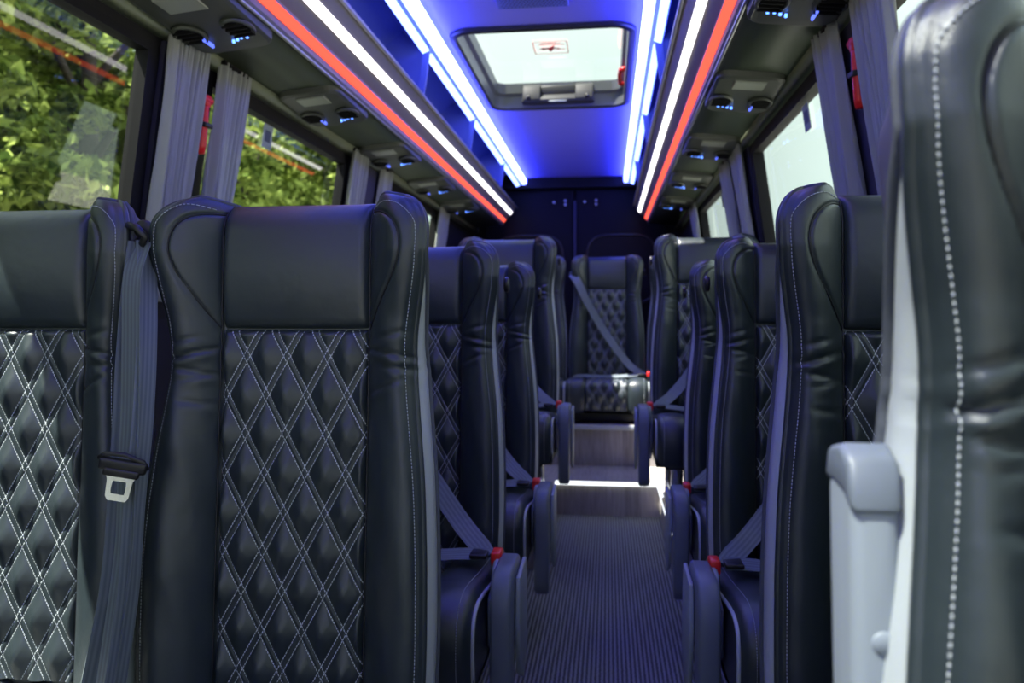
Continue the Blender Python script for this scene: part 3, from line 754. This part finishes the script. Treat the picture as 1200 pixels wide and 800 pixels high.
me = bpy.data.meshes.new('ceiling'); bm.to_mesh(me); bm.free(); structure(link('ceiling', me, M['ceil']))
# outer roof skin (keeps the sky out of the racks)
m = MB()
for s_ in (-1, 1):
    m.prism_y([(side_x(s_, 1.84, .045), 1.80), (side_x(s_, 1.84, .045), 1.84), (CX + s_ * .86, 2.05), (CX + s_ * .78, 2.22), (CX + s_ * .62, 2.31), (CX + s_ * .45, 2.345), (CX + s_ * .45, 2.325), (CX + s_ * .60, 2.285), (CX + s_ * .75, 2.20), (CX + s_ * .83, 2.04), (side_x(s_, 1.80, 0), 1.80)], Y_FRONT - .05, Y_REAR + .05)
m.box(L(.46), R_(.46), Y_FRONT - .05, FHY - .66, 2.325, 2.345); m.box(L(.46), R_(.46), FHY + .66, HY0 - .05, 2.325, 2.345); m.box(L(.46), R_(.46), HY1 + .05, Y_REAR + .05, 2.325, 2.345)
for ya, yb in ((HY0 - .05, HY1 + .05), (FHY - .66, FHY + .66)): m.box(L(.46), HX0 - .04, ya, yb, 2.325, 2.345); m.box(HX1 + .04, R_(.46), ya, yb, 2.325, 2.345)
structure(m.build('roof', M['bodypaint']))
# hatch
hat = empty('roof_hatch', ((HX0 + HX1) / 2, (HY0 + HY1) / 2, Z_CEIL)); tag(hat, 'glazed roof hatch with rounded corners in the blue lit ceiling', 'roof hatch')
hx, hy = (HX1 - HX0) / 2, (HY1 - HY0) / 2
def ringw(mb, r0, z0, r1, z1):
    n = len(r0); v = [(x, y, z0) for x, y in r0] + [(x, y, z1) for x, y in r1]
    mb.add(v, [(i, (i + 1) % n, n + (i + 1) % n, n + i) for i in range(n)], True)
rr = lambda k, r=.085: rounded(-hx + k, hx - k, -hy + k, hy - k, max(.02, r - k))
m = MB()
ringw(m, rr(-.022, .085), -.004, rr(-.018), -.012); ringw(m, rr(-.018), -.012, rr(.004), -.014); ringw(m, rr(.004), -.014, rr(.012), -.006); ringw(m, rr(-.022), .006, rr(-.022), -.004)
m.build('hatch_bezel', M['blackplastic'], hat)
m = MB(); ringw(m, rr(.012), -.006, rr(.014), .06); ringw(m, rr(.014), .06, rr(.030), .075); ringw(m, rr(.030), .075, rr(.034), .13)
m.build('hatch_frame', M['hatchin'], hat)
m = MB(); g = rr(.030); m.add([(x, y, .128) for x, y in g], [tuple(range(len(g)))[::-1]]); m.build('hatch_glass', M['hatchglass'], hat)
# latch assembly on the rear inner wall of the hatch
m = MB(); y = hy - .045
for xa, xb, zt in ((-.20, -.098, .112), (.098, .20, .112), (-.11, .11, .058)):
    m.prism_x([(y - .050, .016), (y + .020, .010), (y + .022, zt), (y - .005, zt + .002), (y - .030, zt - .02)], xa, xb, .007)
m.box(-.205, .205, y - .045, y + .02, .006, .022, .006)
lt = m.build('hatch_latch', M['latch'], hat)
m = MB(); m.box(-.099, .099, y - .012, y + .015, .056, .104, .004); m.build('latch_recess', M['blackplastic'], lt)
for x in (-.165, .165):
    m = MB(); m.disc((x, y - .05, .03), (0, .75, .65), .012, .02, 16, .003); m.build('latch_screw', M['blackplastic'], lt)
m = MB(); m.box(-.05, .05, y - .055, y - .040, .002, .010, .003); m.build('latch_tab', M['armlight'], lt)
m = MB(); m.tube([(hx - .01, hy - .55, .03), (hx - .035, hy - .53, .03), (hx - .04, hy - .42, .035), (hx - .035, hy - .30, .03), (hx - .01, hy - .28, .03)], .011, 10); m.build('pull_handle', M['redhammer'], hat)['label'] = 'red emergency pull handle'
h2 = copy_tree(hat); h2.location.y = FHY; h2.name = 'window_9'  # unseen second hatch, added so sun and sky reach the near seat
for k_ in ('label', 'category'): del h2[k_]
h2['kind'] = 'structure'
for c_ in kids(h2):
    if c_.name.startswith('hatch_glass'): c_.data = c_.data.copy(); c_.data.materials[0] = M['hatchdark']
# pictogram sticker stuck to the glass: a thin outlined box with a running arrow-like hammer shape
def poly_mb(pts, z): m = MB(); m.add([(x, y, z) for x, y in pts], [tuple(range(len(pts)))]); return m
stk = empty('hatch_sticker', ((HX0 + HX1) / 2 + .0, 3.84, Z_CEIL + .122)); tag(stk, 'small red pictogram sticker on the roof hatch glass', 'sticker')
m = MB(); w_, h_ = .085, .085
for a, b, c, d in ((-w_, w_, -h_, -h_ + .004), (-w_, w_, h_ - .004, h_), (-w_, -w_ + .004, -h_, h_), (w_ - .004, w_, -h_, h_)): m.box(a, b, c, d, -.0005, 0)
for k in range(3): m.box(-.06 + .01 * k, .07 - .02 * k, -.045 - .013 * k + .0, -.040 - .013 * k + .0, -.0005, 0)
m.box(.03, .07, .02, .026, -.0005, 0)
m.build('sticker_border', M['stickerred'], stk)
poly_mb([(-.060, .010), (-.030, -.012), (-.034, .0), (.000, -.010), (.012, -.03), (.022, -.03), (.014, -.002), (.045, .006), (.045, .016), (.010, .018), (.004, .045), (-.008, .05), (-.012, .022), (-.034, .022), (-.028, .034)], -.0008).build('hammer_symbol', M['stickerred'], stk)
# speaker grille in the ceiling
m = MB(); gx0, gx1, gy0, gy1 = CX - .137, CX + .137, 2.74, 3.01
m.box(gx0, gx1, gy0, gy1, Z_CEIL - .010, Z_CEIL + .002, .004)
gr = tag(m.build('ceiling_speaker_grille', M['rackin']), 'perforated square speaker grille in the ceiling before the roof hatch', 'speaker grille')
m = MB()
for i in range(17):
    for j in range(16):
        x = gx0 + .018 + i * (.236 / 16) + (.006 if j % 2 else 0); y = gy0 + .016 + j * (.236 / 15); q = .0042
        m.add([(x - q, y, Z_CEIL - .0105), (x, y - q, Z_CEIL - .0105), (x + q, y, Z_CEIL - .0105), (x, y + q, Z_CEIL - .0105)], [(0, 1, 2, 3)])
m.build('perforation', M['rubber'], gr)

# ------------------------------------------------------------------ luggage racks with their lights
Z0 = EYE
YR0, YR1 = Y_FRONT + .2, Y_REAR - .12
side_words = {-1: 'left', 1: 'right'}
for s_ in (-1, 1):
    sw = side_words[s_]
    rack = empty('luggage_rack', (0, 0, 0)); tag(rack, 'open overhead luggage rack along the %s side, blue lit inside' % sw, 'luggage rack')
    X = lambda h: CX + s_ * h
    # underside panel from the cove to the fascia
    m = MB()
    m.prism_y([(X(.885), Z0 + .775), (X(.76), Z0 + .790), (X(.645), Z0 + .800), (X(.645), Z0 + .812), (X(.885), Z0 + .79)], YR0, YR1, True); m.build('underside_panel', M['under'], rack)
    # fascia, hollowed where the lights sit
    fas = [(.640, .800), (.632, .799), (.624, .808), (.622, .826), (.602, .847), (.600, .856), (.570, .886), (.566, .889), (.546, .913), (.535, .925), (.516, .948), (.508, .952), (.504, .945), (.500, .955), (.510, .968), (.530, .958), (.575, .91), (.63, .85)]
    m = MB(); m.prism_y([(X(h), Z0 + z) for h, z in fas], YR0, YR1); m.build('fascia', M['trimgrey'], rack)
    m = MB(); m.tube([(X(.508), YR0, Z0 + .952), (X(.508), YR1, Z0 + .952)], .0075, 10); m.build('rail', M['lipgrey'], rack)
    m = MB(); m.tube([(X(.636), YR0, Z0 + .800), (X(.636), YR1, Z0 + .800)], .006, 8); m.build('bottom_bead', M['lipgrey'], rack)
    # rack floor and curved back
    m = MB(); pr = [(.63, .85), (.72, .84), (.84, .845), (.85, .95), (.80, 1.10), (.70, 1.20), (.58, 1.245), (.47, 1.225)]
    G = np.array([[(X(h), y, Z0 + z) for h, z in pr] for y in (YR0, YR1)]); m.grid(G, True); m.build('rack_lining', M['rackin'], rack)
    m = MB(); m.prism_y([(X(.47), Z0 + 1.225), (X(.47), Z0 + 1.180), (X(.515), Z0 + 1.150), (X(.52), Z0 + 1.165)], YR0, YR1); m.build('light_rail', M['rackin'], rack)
    for yd in (-.15, 1.0, 2.15, 3.30, 4.45, 5.75):
        m = MB(); pts = [(X(h), Z0 + z) for h, z in ((.508, .955), (.496, 1.02), (.488, 1.09), (.478, 1.165), (.50, 1.20), (.515, 1.15), (.522, 1.05), (.535, .962))]
        m.prism_y(pts, yd - .010, yd + .010); m.prism_y([(X(h), Z0 + z) for h, z in ((.51, .955), (.52, 1.05), (.515, 1.16), (.60, 1.235), (.78, 1.10), (.83, .95), (.83, .85), (.63, .86))], yd - .003, yd + .003)
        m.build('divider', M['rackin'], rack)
    # lights: separate things
    def bar(name, mat, a, b, t, y0=YR0, y1=YR1, **k):
        d = Vector((b[0] - a[0], b[1] - a[1])).normalized(); n = Vector((-d.y, d.x)) * t
        m = MB(); m.prism_y([(X(a[0]), Z0 + a[1]), (X(b[0]), Z0 + b[1]), (X(b[0] + n.x), Z0 + b[1] + n.y), (X(a[0] + n.x), Z0 + a[1] + n.y)], y0, y1)
        return tag(m.build(name, mat), **k)
    bar('led_strip', M['led_red'], (.624, .828), (.603, .850), .006, label='red light strip low on the %s luggage rack fascia' % sw, cat='light strip')
    bar('led_strip', M['led_white'], (.567, .890), (.546, .914), .006, label='white light strip along the middle of the %s rack fascia' % sw, cat='light strip')
    m = MB(); m.prism_y([(X(h), Z0 + z) for h, z in ((.460, 1.148), (.430, 1.150), (.422, 1.156), (.422, 1.190), (.460, 1.190))], YR0, YR1)
    o = m.build('led_strip', [M['led_blue'], M['led_side']]); o.data.polygons[4].material_index = 1
    tag(o, 'long unbroken blue white strip at the %s edge of the ceiling' % sw, 'light strip')
    ys = [-2.0, -.15, 1.0, 2.15, 3.30, 4.45, 5.75, YR1]
    for i in range(3, 7):
        w_ = ['nearest the camera', 'beside the roof hatch', 'beyond the roof hatch', 'last before the rear wall'][i - 3]
        bar('rack_lamp', M['led_seg'], (.508, 1.136), (.479, 1.148), .010, ys[i] + .03, ys[i + 1] - .03, label='blue white lamp segment in the %s rack, %s' % (sw, w_), cat='lamp', group='lamp segments inside the %s rack' % sw)
    for i in (1, 2):
        pass
    # cove profile at the window head
    m = MB(); m.prism_y([(X(.905), Z0 + .745), (X(.870), Z0 + .752), (X(.864), Z0 + .772), (X(.872), Z0 + .786), (X(.91), Z0 + .79)], Y_FRONT, Y_REAR - .01, True)
    structure(m.build('trim_%d' % (10 if s_ < 0 else 11), M['cove']))['label'] = 'olive profile above the %s windows' % sw
    # passenger service consoles
    for k, yc in enumerate((1.92, 2.78, 3.65, 4.52, 5.40)):
        where = ['nearest the camera', 'second from the front', 'third from the front', 'fourth from the front', 'last before the rear wall'][k]
        e = empty('overhead_console', (X(.755), yc, Z0 + .785)); tag(e, 'grey air vent and reading light console under the %s rack, %s' % (sw, where), 'overhead console', 'overhead consoles under the %s rack' % sw)
        e.rotation_euler = (0, s_ * math.radians(5.5) * 1, 0)
        m = MB()
        # body: trapezoid plan, lower at the rear edge, with rounded plan corners
        pl = rounded(-.115, .115, -.20, .19, .045, 5); n = len(pl)
        v = [(x, y, .012) for x, y in pl] + [(x * .96, y * .97, -.012 - .012 * (y > 0)) for x, y in pl] + [(x * .88, y * .92, -.018 - .012 * (y > 0)) for x, y in pl]
        f = [(i, (i + 1) % n, n + (i + 1) % n, n + i) for i in range(n)] + [(n + i, n + (i + 1) % n, 2 * n + (i + 1) % n, 2 * n + i) for i in range(n)] + [tuple(range(2 * n, 3 * n))[::-1]]
        m.add(v, f, False); m.build('housing', M['consoleg'], e)
        m = MB(); m.prism_y([(-.055, -.014), (.055, -.014), (.050, -.024), (-.050, -.024)], -.165, -.085); m.build('reading_lens', M['lens'], e)
        for sx in (-1, 1):
            r = MB(); r.tube([(sx * .068 + .036 * math.cos(t), .035 + .055 * math.sin(t), -.030) for t in np.linspace(0, 2 * PI, 25)[:-1]], .006, 8, closed=True); vt = r.build('air_vent', M['consoleg'], e)
            r = MB(); r.add([(sx * .068 + .035 * math.cos(t), .035 + .053 * math.sin(t), -.0315) for t in np.linspace(0, 2 * PI, 25)[:-1]], [tuple(range(24))])
            for q in range(4): r.box(sx * .068 - .03, sx * .068 + .03, .0 + q * .023, .004 + q * .023, -.040, -.031)
            r.build('louvre', M['rubber'], vt)
        side_in = -s_   # towards the aisle in local x
        for q in range(4):
            d = MB(); d.disc((side_in * (.022 + .016 * q), .075 + .010 * abs(q - 2.4), -.036), (0, 0, 1), .0038, .008, 10); d.build('blue_led', M['led_dot'], e)
        d = MB(); d.box(-side_in * .045 - .003, -side_in * .045 + .003, .06, .115, -.040, -.030, .001); d.build('blue_light_bar', M['led_bar'], e)

# ------------------------------------------------------------------ curtains
def curtain(s_, y0, y1, yb0, yb1, label, npl=6, zt=1.775, zb=1.05):
    root = empty('curtain', (side_x(s_, 1.4, -.04), (y0 + y1) / 2, zb)); ox, oy, oz = root.location
    tag(root, label, 'curtain', 'grey pleated curtains beside the %s windows' % side_words[s_])
    nu, nv = 140, 40; G = np.zeros((nv, nu, 3)); ph = random.random() * 6
    for j in range(nv):
        t = j / (nv - 1); z = zb + (zt - zb) * t
        for i in range(nu):
            u = i / (nu - 1)
            uu = u + .012 * math.sin(9 * t + 12 * u + ph)
            ya = yb0 + (y0 - yb0) * t; yc = yb1 + (y1 - yb1) * t
            k = math.sin(2 * PI * npl * uu + ph + .5 * math.sin(5 * t + ph)) + .35 * math.sin(2 * PI * npl * 2.3 * uu + 2 * ph)
            amp = .011 + .004 * math.sin(3 * t + u * 5)
            G[j, i] = (side_x(s_, z, -.040) - ox + s_ * amp * k, ya + (yc - ya) * uu - oy + .003 * math.cos(2 * PI * npl * uu + ph), z - oz)
    m = MB(); m.grid(G, True); c = m.build('curtain_cloth', M['curtain'], root)
    sm = c.modifiers.new('s', 'SOLIDIFY'); sm.thickness = .0012
    m = MB(); z = 1.15; ya, yc = yb0 - .004, yb1 + .004
    m.tube([(side_x(s_, z, -.058) - ox, ya - oy, z - oz), (side_x(s_, z, -.058) - ox, yc - oy, z - oz), (side_x(s_, z, -.022) - ox, yc - oy, z + .01 - oz), (side_x(s_, z, -.022) - ox, ya - oy, z + .01 - oz)], .006, 8, closed=True)
    m.build('tieback', M['silver'], root)
    m = MB(); m.box(side_x(s_, zt, -.048) - ox, side_x(s_, zt, -.032) - ox, min(y0, yb0) - oy, max(y1, yb1) - oy, zt - .008 - oz, zt + .004 - oz); m.build('curtain_rail', M['rubber'], root)
curtain(-1, 1.95, 2.13, 1.95, 2.11, 'broad grey pleated curtain on the left pillar before the red hammer', 7)
curtain(-1, 2.21, 2.38, 2.21, 2.36, 'grey pleated curtain on the left just behind the red hammer', 6)
curtain(-1, 3.42, 3.62, 3.44, 3.62, 'grey curtain on the second left pillar, nearer of its pair', 6)
curtain(-1, 3.86, 4.03, 3.86, 4.02, 'grey curtain on the second left pillar, farther of its pair', 5)
curtain(-1, 5.25, 5.55, 5.27, 5.55, 'grey curtain at the rear end of the left windows', 6)
curtain(1, 1.72, 1.94, 1.72, 1.92, 'broad grey pleated curtain on the right pillar before the red hammer', 7)
curtain(1, 2.08, 2.25, 2.07, 2.24, 'narrow grey curtain hanging over the right window behind the red hammer', 5)
curtain(1, 3.50, 3.72, 3.50, 3.72, 'grey curtain on the second right pillar, nearer of its pair', 6)
curtain(1, 3.86, 4.05, 3.86, 4.03, 'grey curtain on the second right pillar, farther of its pair', 5)
curtain(1, 5.25, 5.52, 5.27, 5.52, 'grey curtain at the rear end of the right windows', 6)

# ------------------------------------------------------------------ emergency hammers and window stickers
def hammer(s_, y, z, tilt, label):
    e = empty('emergency_hammer', (side_x(s_, z, -.030), y, z)); e.rotation_euler = (tilt, -s_ * .15 * 1.0, 0); tag(e, label, 'emergency hammer')
    m = MB(); m.tube([(0, 0, -.085), (0, 0, -.082), (0, 0, -.06), (0, 0, .02), (0, 0, .05), (0, 0, .065)], [.008, .0135, .015, .0125, .010, .010], 12); m.build('handle', M['redhammer'], e)
    m = MB(); m.tube([(0, -.030, .072), (0, -.022, .075), (0, .022, .075), (0, .030, .072)], [.006, .012, .012, .006], 12); m.box(-.010, .010, -.014, .014, .055, .088, .004); m.build('hammer_head', M['redhammer'], e)
    m = MB(); m.box(-.018, .020 , -.022, .022, -.006, .008, .003); m.box(.012 * s_ - .004, .012 * s_ + .004, -.014, .014, -.09, .09, .002); m.build('holder_clip', M['blackplastic'], e)
hammer(1, 2.00, 1.605, .10, 'red emergency hammer clipped to the right pillar between two curtains')
hammer(-1, 2.165, 1.575, .0, 'red emergency hammer on the left pillar, half hidden by the curtain')
def wsticker(s_, y, z, w, h, label):
    e = empty('window_sticker', (side_x(s_, z, .010), y, z)); e.rotation_euler = (0, -s_ * .149, 0); tag(e, label, 'sticker')
    m = MB(); m.box(-.0006, .0006, -w / 2, w / 2, -h / 2, h / 2); m.build('sticker_sheet', M['paper'], e)
    m = MB(); m.box(-.0014 if s_ > 0 else .0006, -.0006 if s_ > 0 else .0014, -w * .28, w * .28, -h * .22, h * .25); m.build('printed_square', M['under'], e)
wsticker(1, 2.62, 1.655, .075, .085, 'small square sticker high on the right middle window')
wsticker(-1, 2.66, 1.655, .075, .085, 'small faint square sticker high on the left middle window')
wsticker(1, 4.45, 1.66, .07, .08, 'small square sticker high on the rearmost right window')

# ------------------------------------------------------------------ outside
m = MB(); m.box(-60, 60, -40, 80, -1.0, -.95); structure(m.build('ground', M['asphalt']))
def crown_mesh(seed, n=20000, R=2.3):
    r = np.random.default_rng(seed); cl = []
    for _ in range(90):
        d = r.normal(size=3); d /= np.linalg.norm(d); rad = R * r.uniform(.35, 1.0) ** .6
        cl.append((d * rad * np.array([.9, 1.0, 1.25]), r.uniform(.28, .55)))
    V = np.empty((n, 4, 3))
    k = r.integers(0, len(cl), n)
    C = np.array([c[0] for c in cl])[k]; S = np.array([c[1] for c in cl])[k]
    d = r.normal(size=(n, 3)); d /= np.linalg.norm(d, axis=1)[:, None]
    pos = C + d * (S * r.uniform(.3, 1, n) ** .5)[:, None] * np.array([1, 1, .65])
    nn = r.normal(size=(n, 3)) * .75 + np.array([0, 0, .9]); nn /= np.linalg.norm(nn, axis=1)[:, None]
    t = np.cross(nn, r.normal(size=(n, 3))); t /= np.linalg.norm(t, axis=1)[:, None]; b = np.cross(nn, t)
    sz = r.uniform(.045, .10, n)[:, None]
    V[:, 0] = pos - t * sz; V[:, 1] = pos - b * sz * .55 + nn * sz * .15; V[:, 2] = pos + t * sz; V[:, 3] = pos + b * sz * .55 + nn * sz * .15
    me = bpy.data.meshes.new('crown'); me.from_pydata(V.reshape(-1, 3).tolist(), [], [(4 * i, 4 * i + 1, 4 * i + 2, 4 * i + 3) for i in range(n)]); me.materials.append(M['leaf']); return me
crowns = [crown_mesh(s) for s in (1, 2, 3)]
tm = MB(); tm.tube([(0, 0, -3.9), (.03, .02, -2.5), (-.02, 0, -1), (.05, .03, .3), (.0, .05, 1.6)], [.17, .14, .12, .08, .03], 10)
for i in range(9):
    a = i * 2.4; tm.tube([(0, 0, -1.6 + .3 * i), (.5 * math.cos(a), .5 * math.sin(a), -1.1 + .33 * i), (1.2 * math.cos(a), 1.2 * math.sin(a), -.5 + .3 * i)], [.06, .04, .012], 6)
trunk = tm.mesh('trunk'); trunk.materials.append(M['bark'])
spots = []
for i in range(8): spots.append((-6.2 + .5 * math.sin(i * 2.1), -2.0 + i * 2.5, 3.0 + .4 * math.cos(i * 1.7), 1.0))
for i in range(8): spots.append((-9.3 + .5 * math.cos(i * 2.1), -1.2 + i * 3.4, 4.2 + .4 * math.sin(i), 1.3))
for i in range(5): spots.append((-5.6 - .3 * i, -1.2 + i * 3.1, .9, .62))
for i, (x, y, z, sc) in enumerate(spots):
    e = empty('leafy_tree', (x, y, z), i * 1.3); e.scale = (sc,) * 3
    tag(e, 'leafy green tree in the dense sunlit row outside the left windows', 'tree', 'trees outside the left windows')
    o = bpy.data.objects.new('crown', crowns[i % 3]); COL.objects.link(o); o.parent = e
    o = bpy.data.objects.new('trunk', trunk); COL.objects.link(o); o.parent = e

# ------------------------------------------------------------------ light
w = bpy.data.worlds.new('world'); SC.world = w; w.use_nodes = True; nt = w.node_tree; nt.nodes.clear()
bg = nt.nodes.new('ShaderNodeBackground'); o_ = nt.nodes.new('ShaderNodeOutputWorld'); nt.links.new(bg.outputs[0], o_.inputs[0])
tc = nt.nodes.new('ShaderNodeTexCoord'); no = nt.nodes.new('ShaderNodeTexNoise'); no.inputs['Scale'].default_value = 2.5; no.inputs['Detail'].default_value = 4
nt.links.new(tc.outputs['Generated'], no.inputs['Vector'])
cr = nt.nodes.new('ShaderNodeValToRGB'); cr.color_ramp.elements[0].position = .35; cr.color_ramp.elements[0].color = (.76, .92, .86, 1); cr.color_ramp.elements[1].position = .7; cr.color_ramp.elements[1].color = (.90, 1, .96, 1)
nt.links.new(no.outputs[0], cr.inputs[0]); nt.links.new(cr.outputs[0], bg.inputs[0]); bg.inputs[1].default_value = 1.4
sun = bpy.data.lights.new('sun', 'SUN'); sun.energy = 21; sun.angle = math.radians(.6); sun.color = (1, .95, .86)
so = bpy.data.objects.new('sun', sun); COL.objects.link(so)
so.rotation_euler = Vector((.39, .20, -1)).to_track_quat('-Z', 'Y').to_euler()

# ------------------------------------------------------------------ camera
cam = bpy.data.cameras.new('camera'); co = bpy.data.objects.new('camera', cam); COL.objects.link(co)
cam.lens = 27; cam.sensor_width = 36; cam.clip_start = .02
co.location = (0, 0, EYE); co.rotation_euler = (math.radians(90 - 1.9), 0, math.radians(7.1))
cam.dof.use_dof = True; cam.dof.focus_distance = 1.2; cam.dof.aperture_fstop = 5.0
SC.camera = co
SC.view_settings.view_transform = 'Standard'; SC.view_settings.look = 'None'; SC.view_settings.gamma = 1
SC.view_settings.use_curve_mapping = False; SC.view_settings.exposure = 0.12
c = SC.cycles; c.use_denoising = True; c.max_bounces = 8; c.transparent_max_bounces = 12; c.caustics_reflective = False; c.caustics_refractive = False
c.sample_clamp_indirect = 6
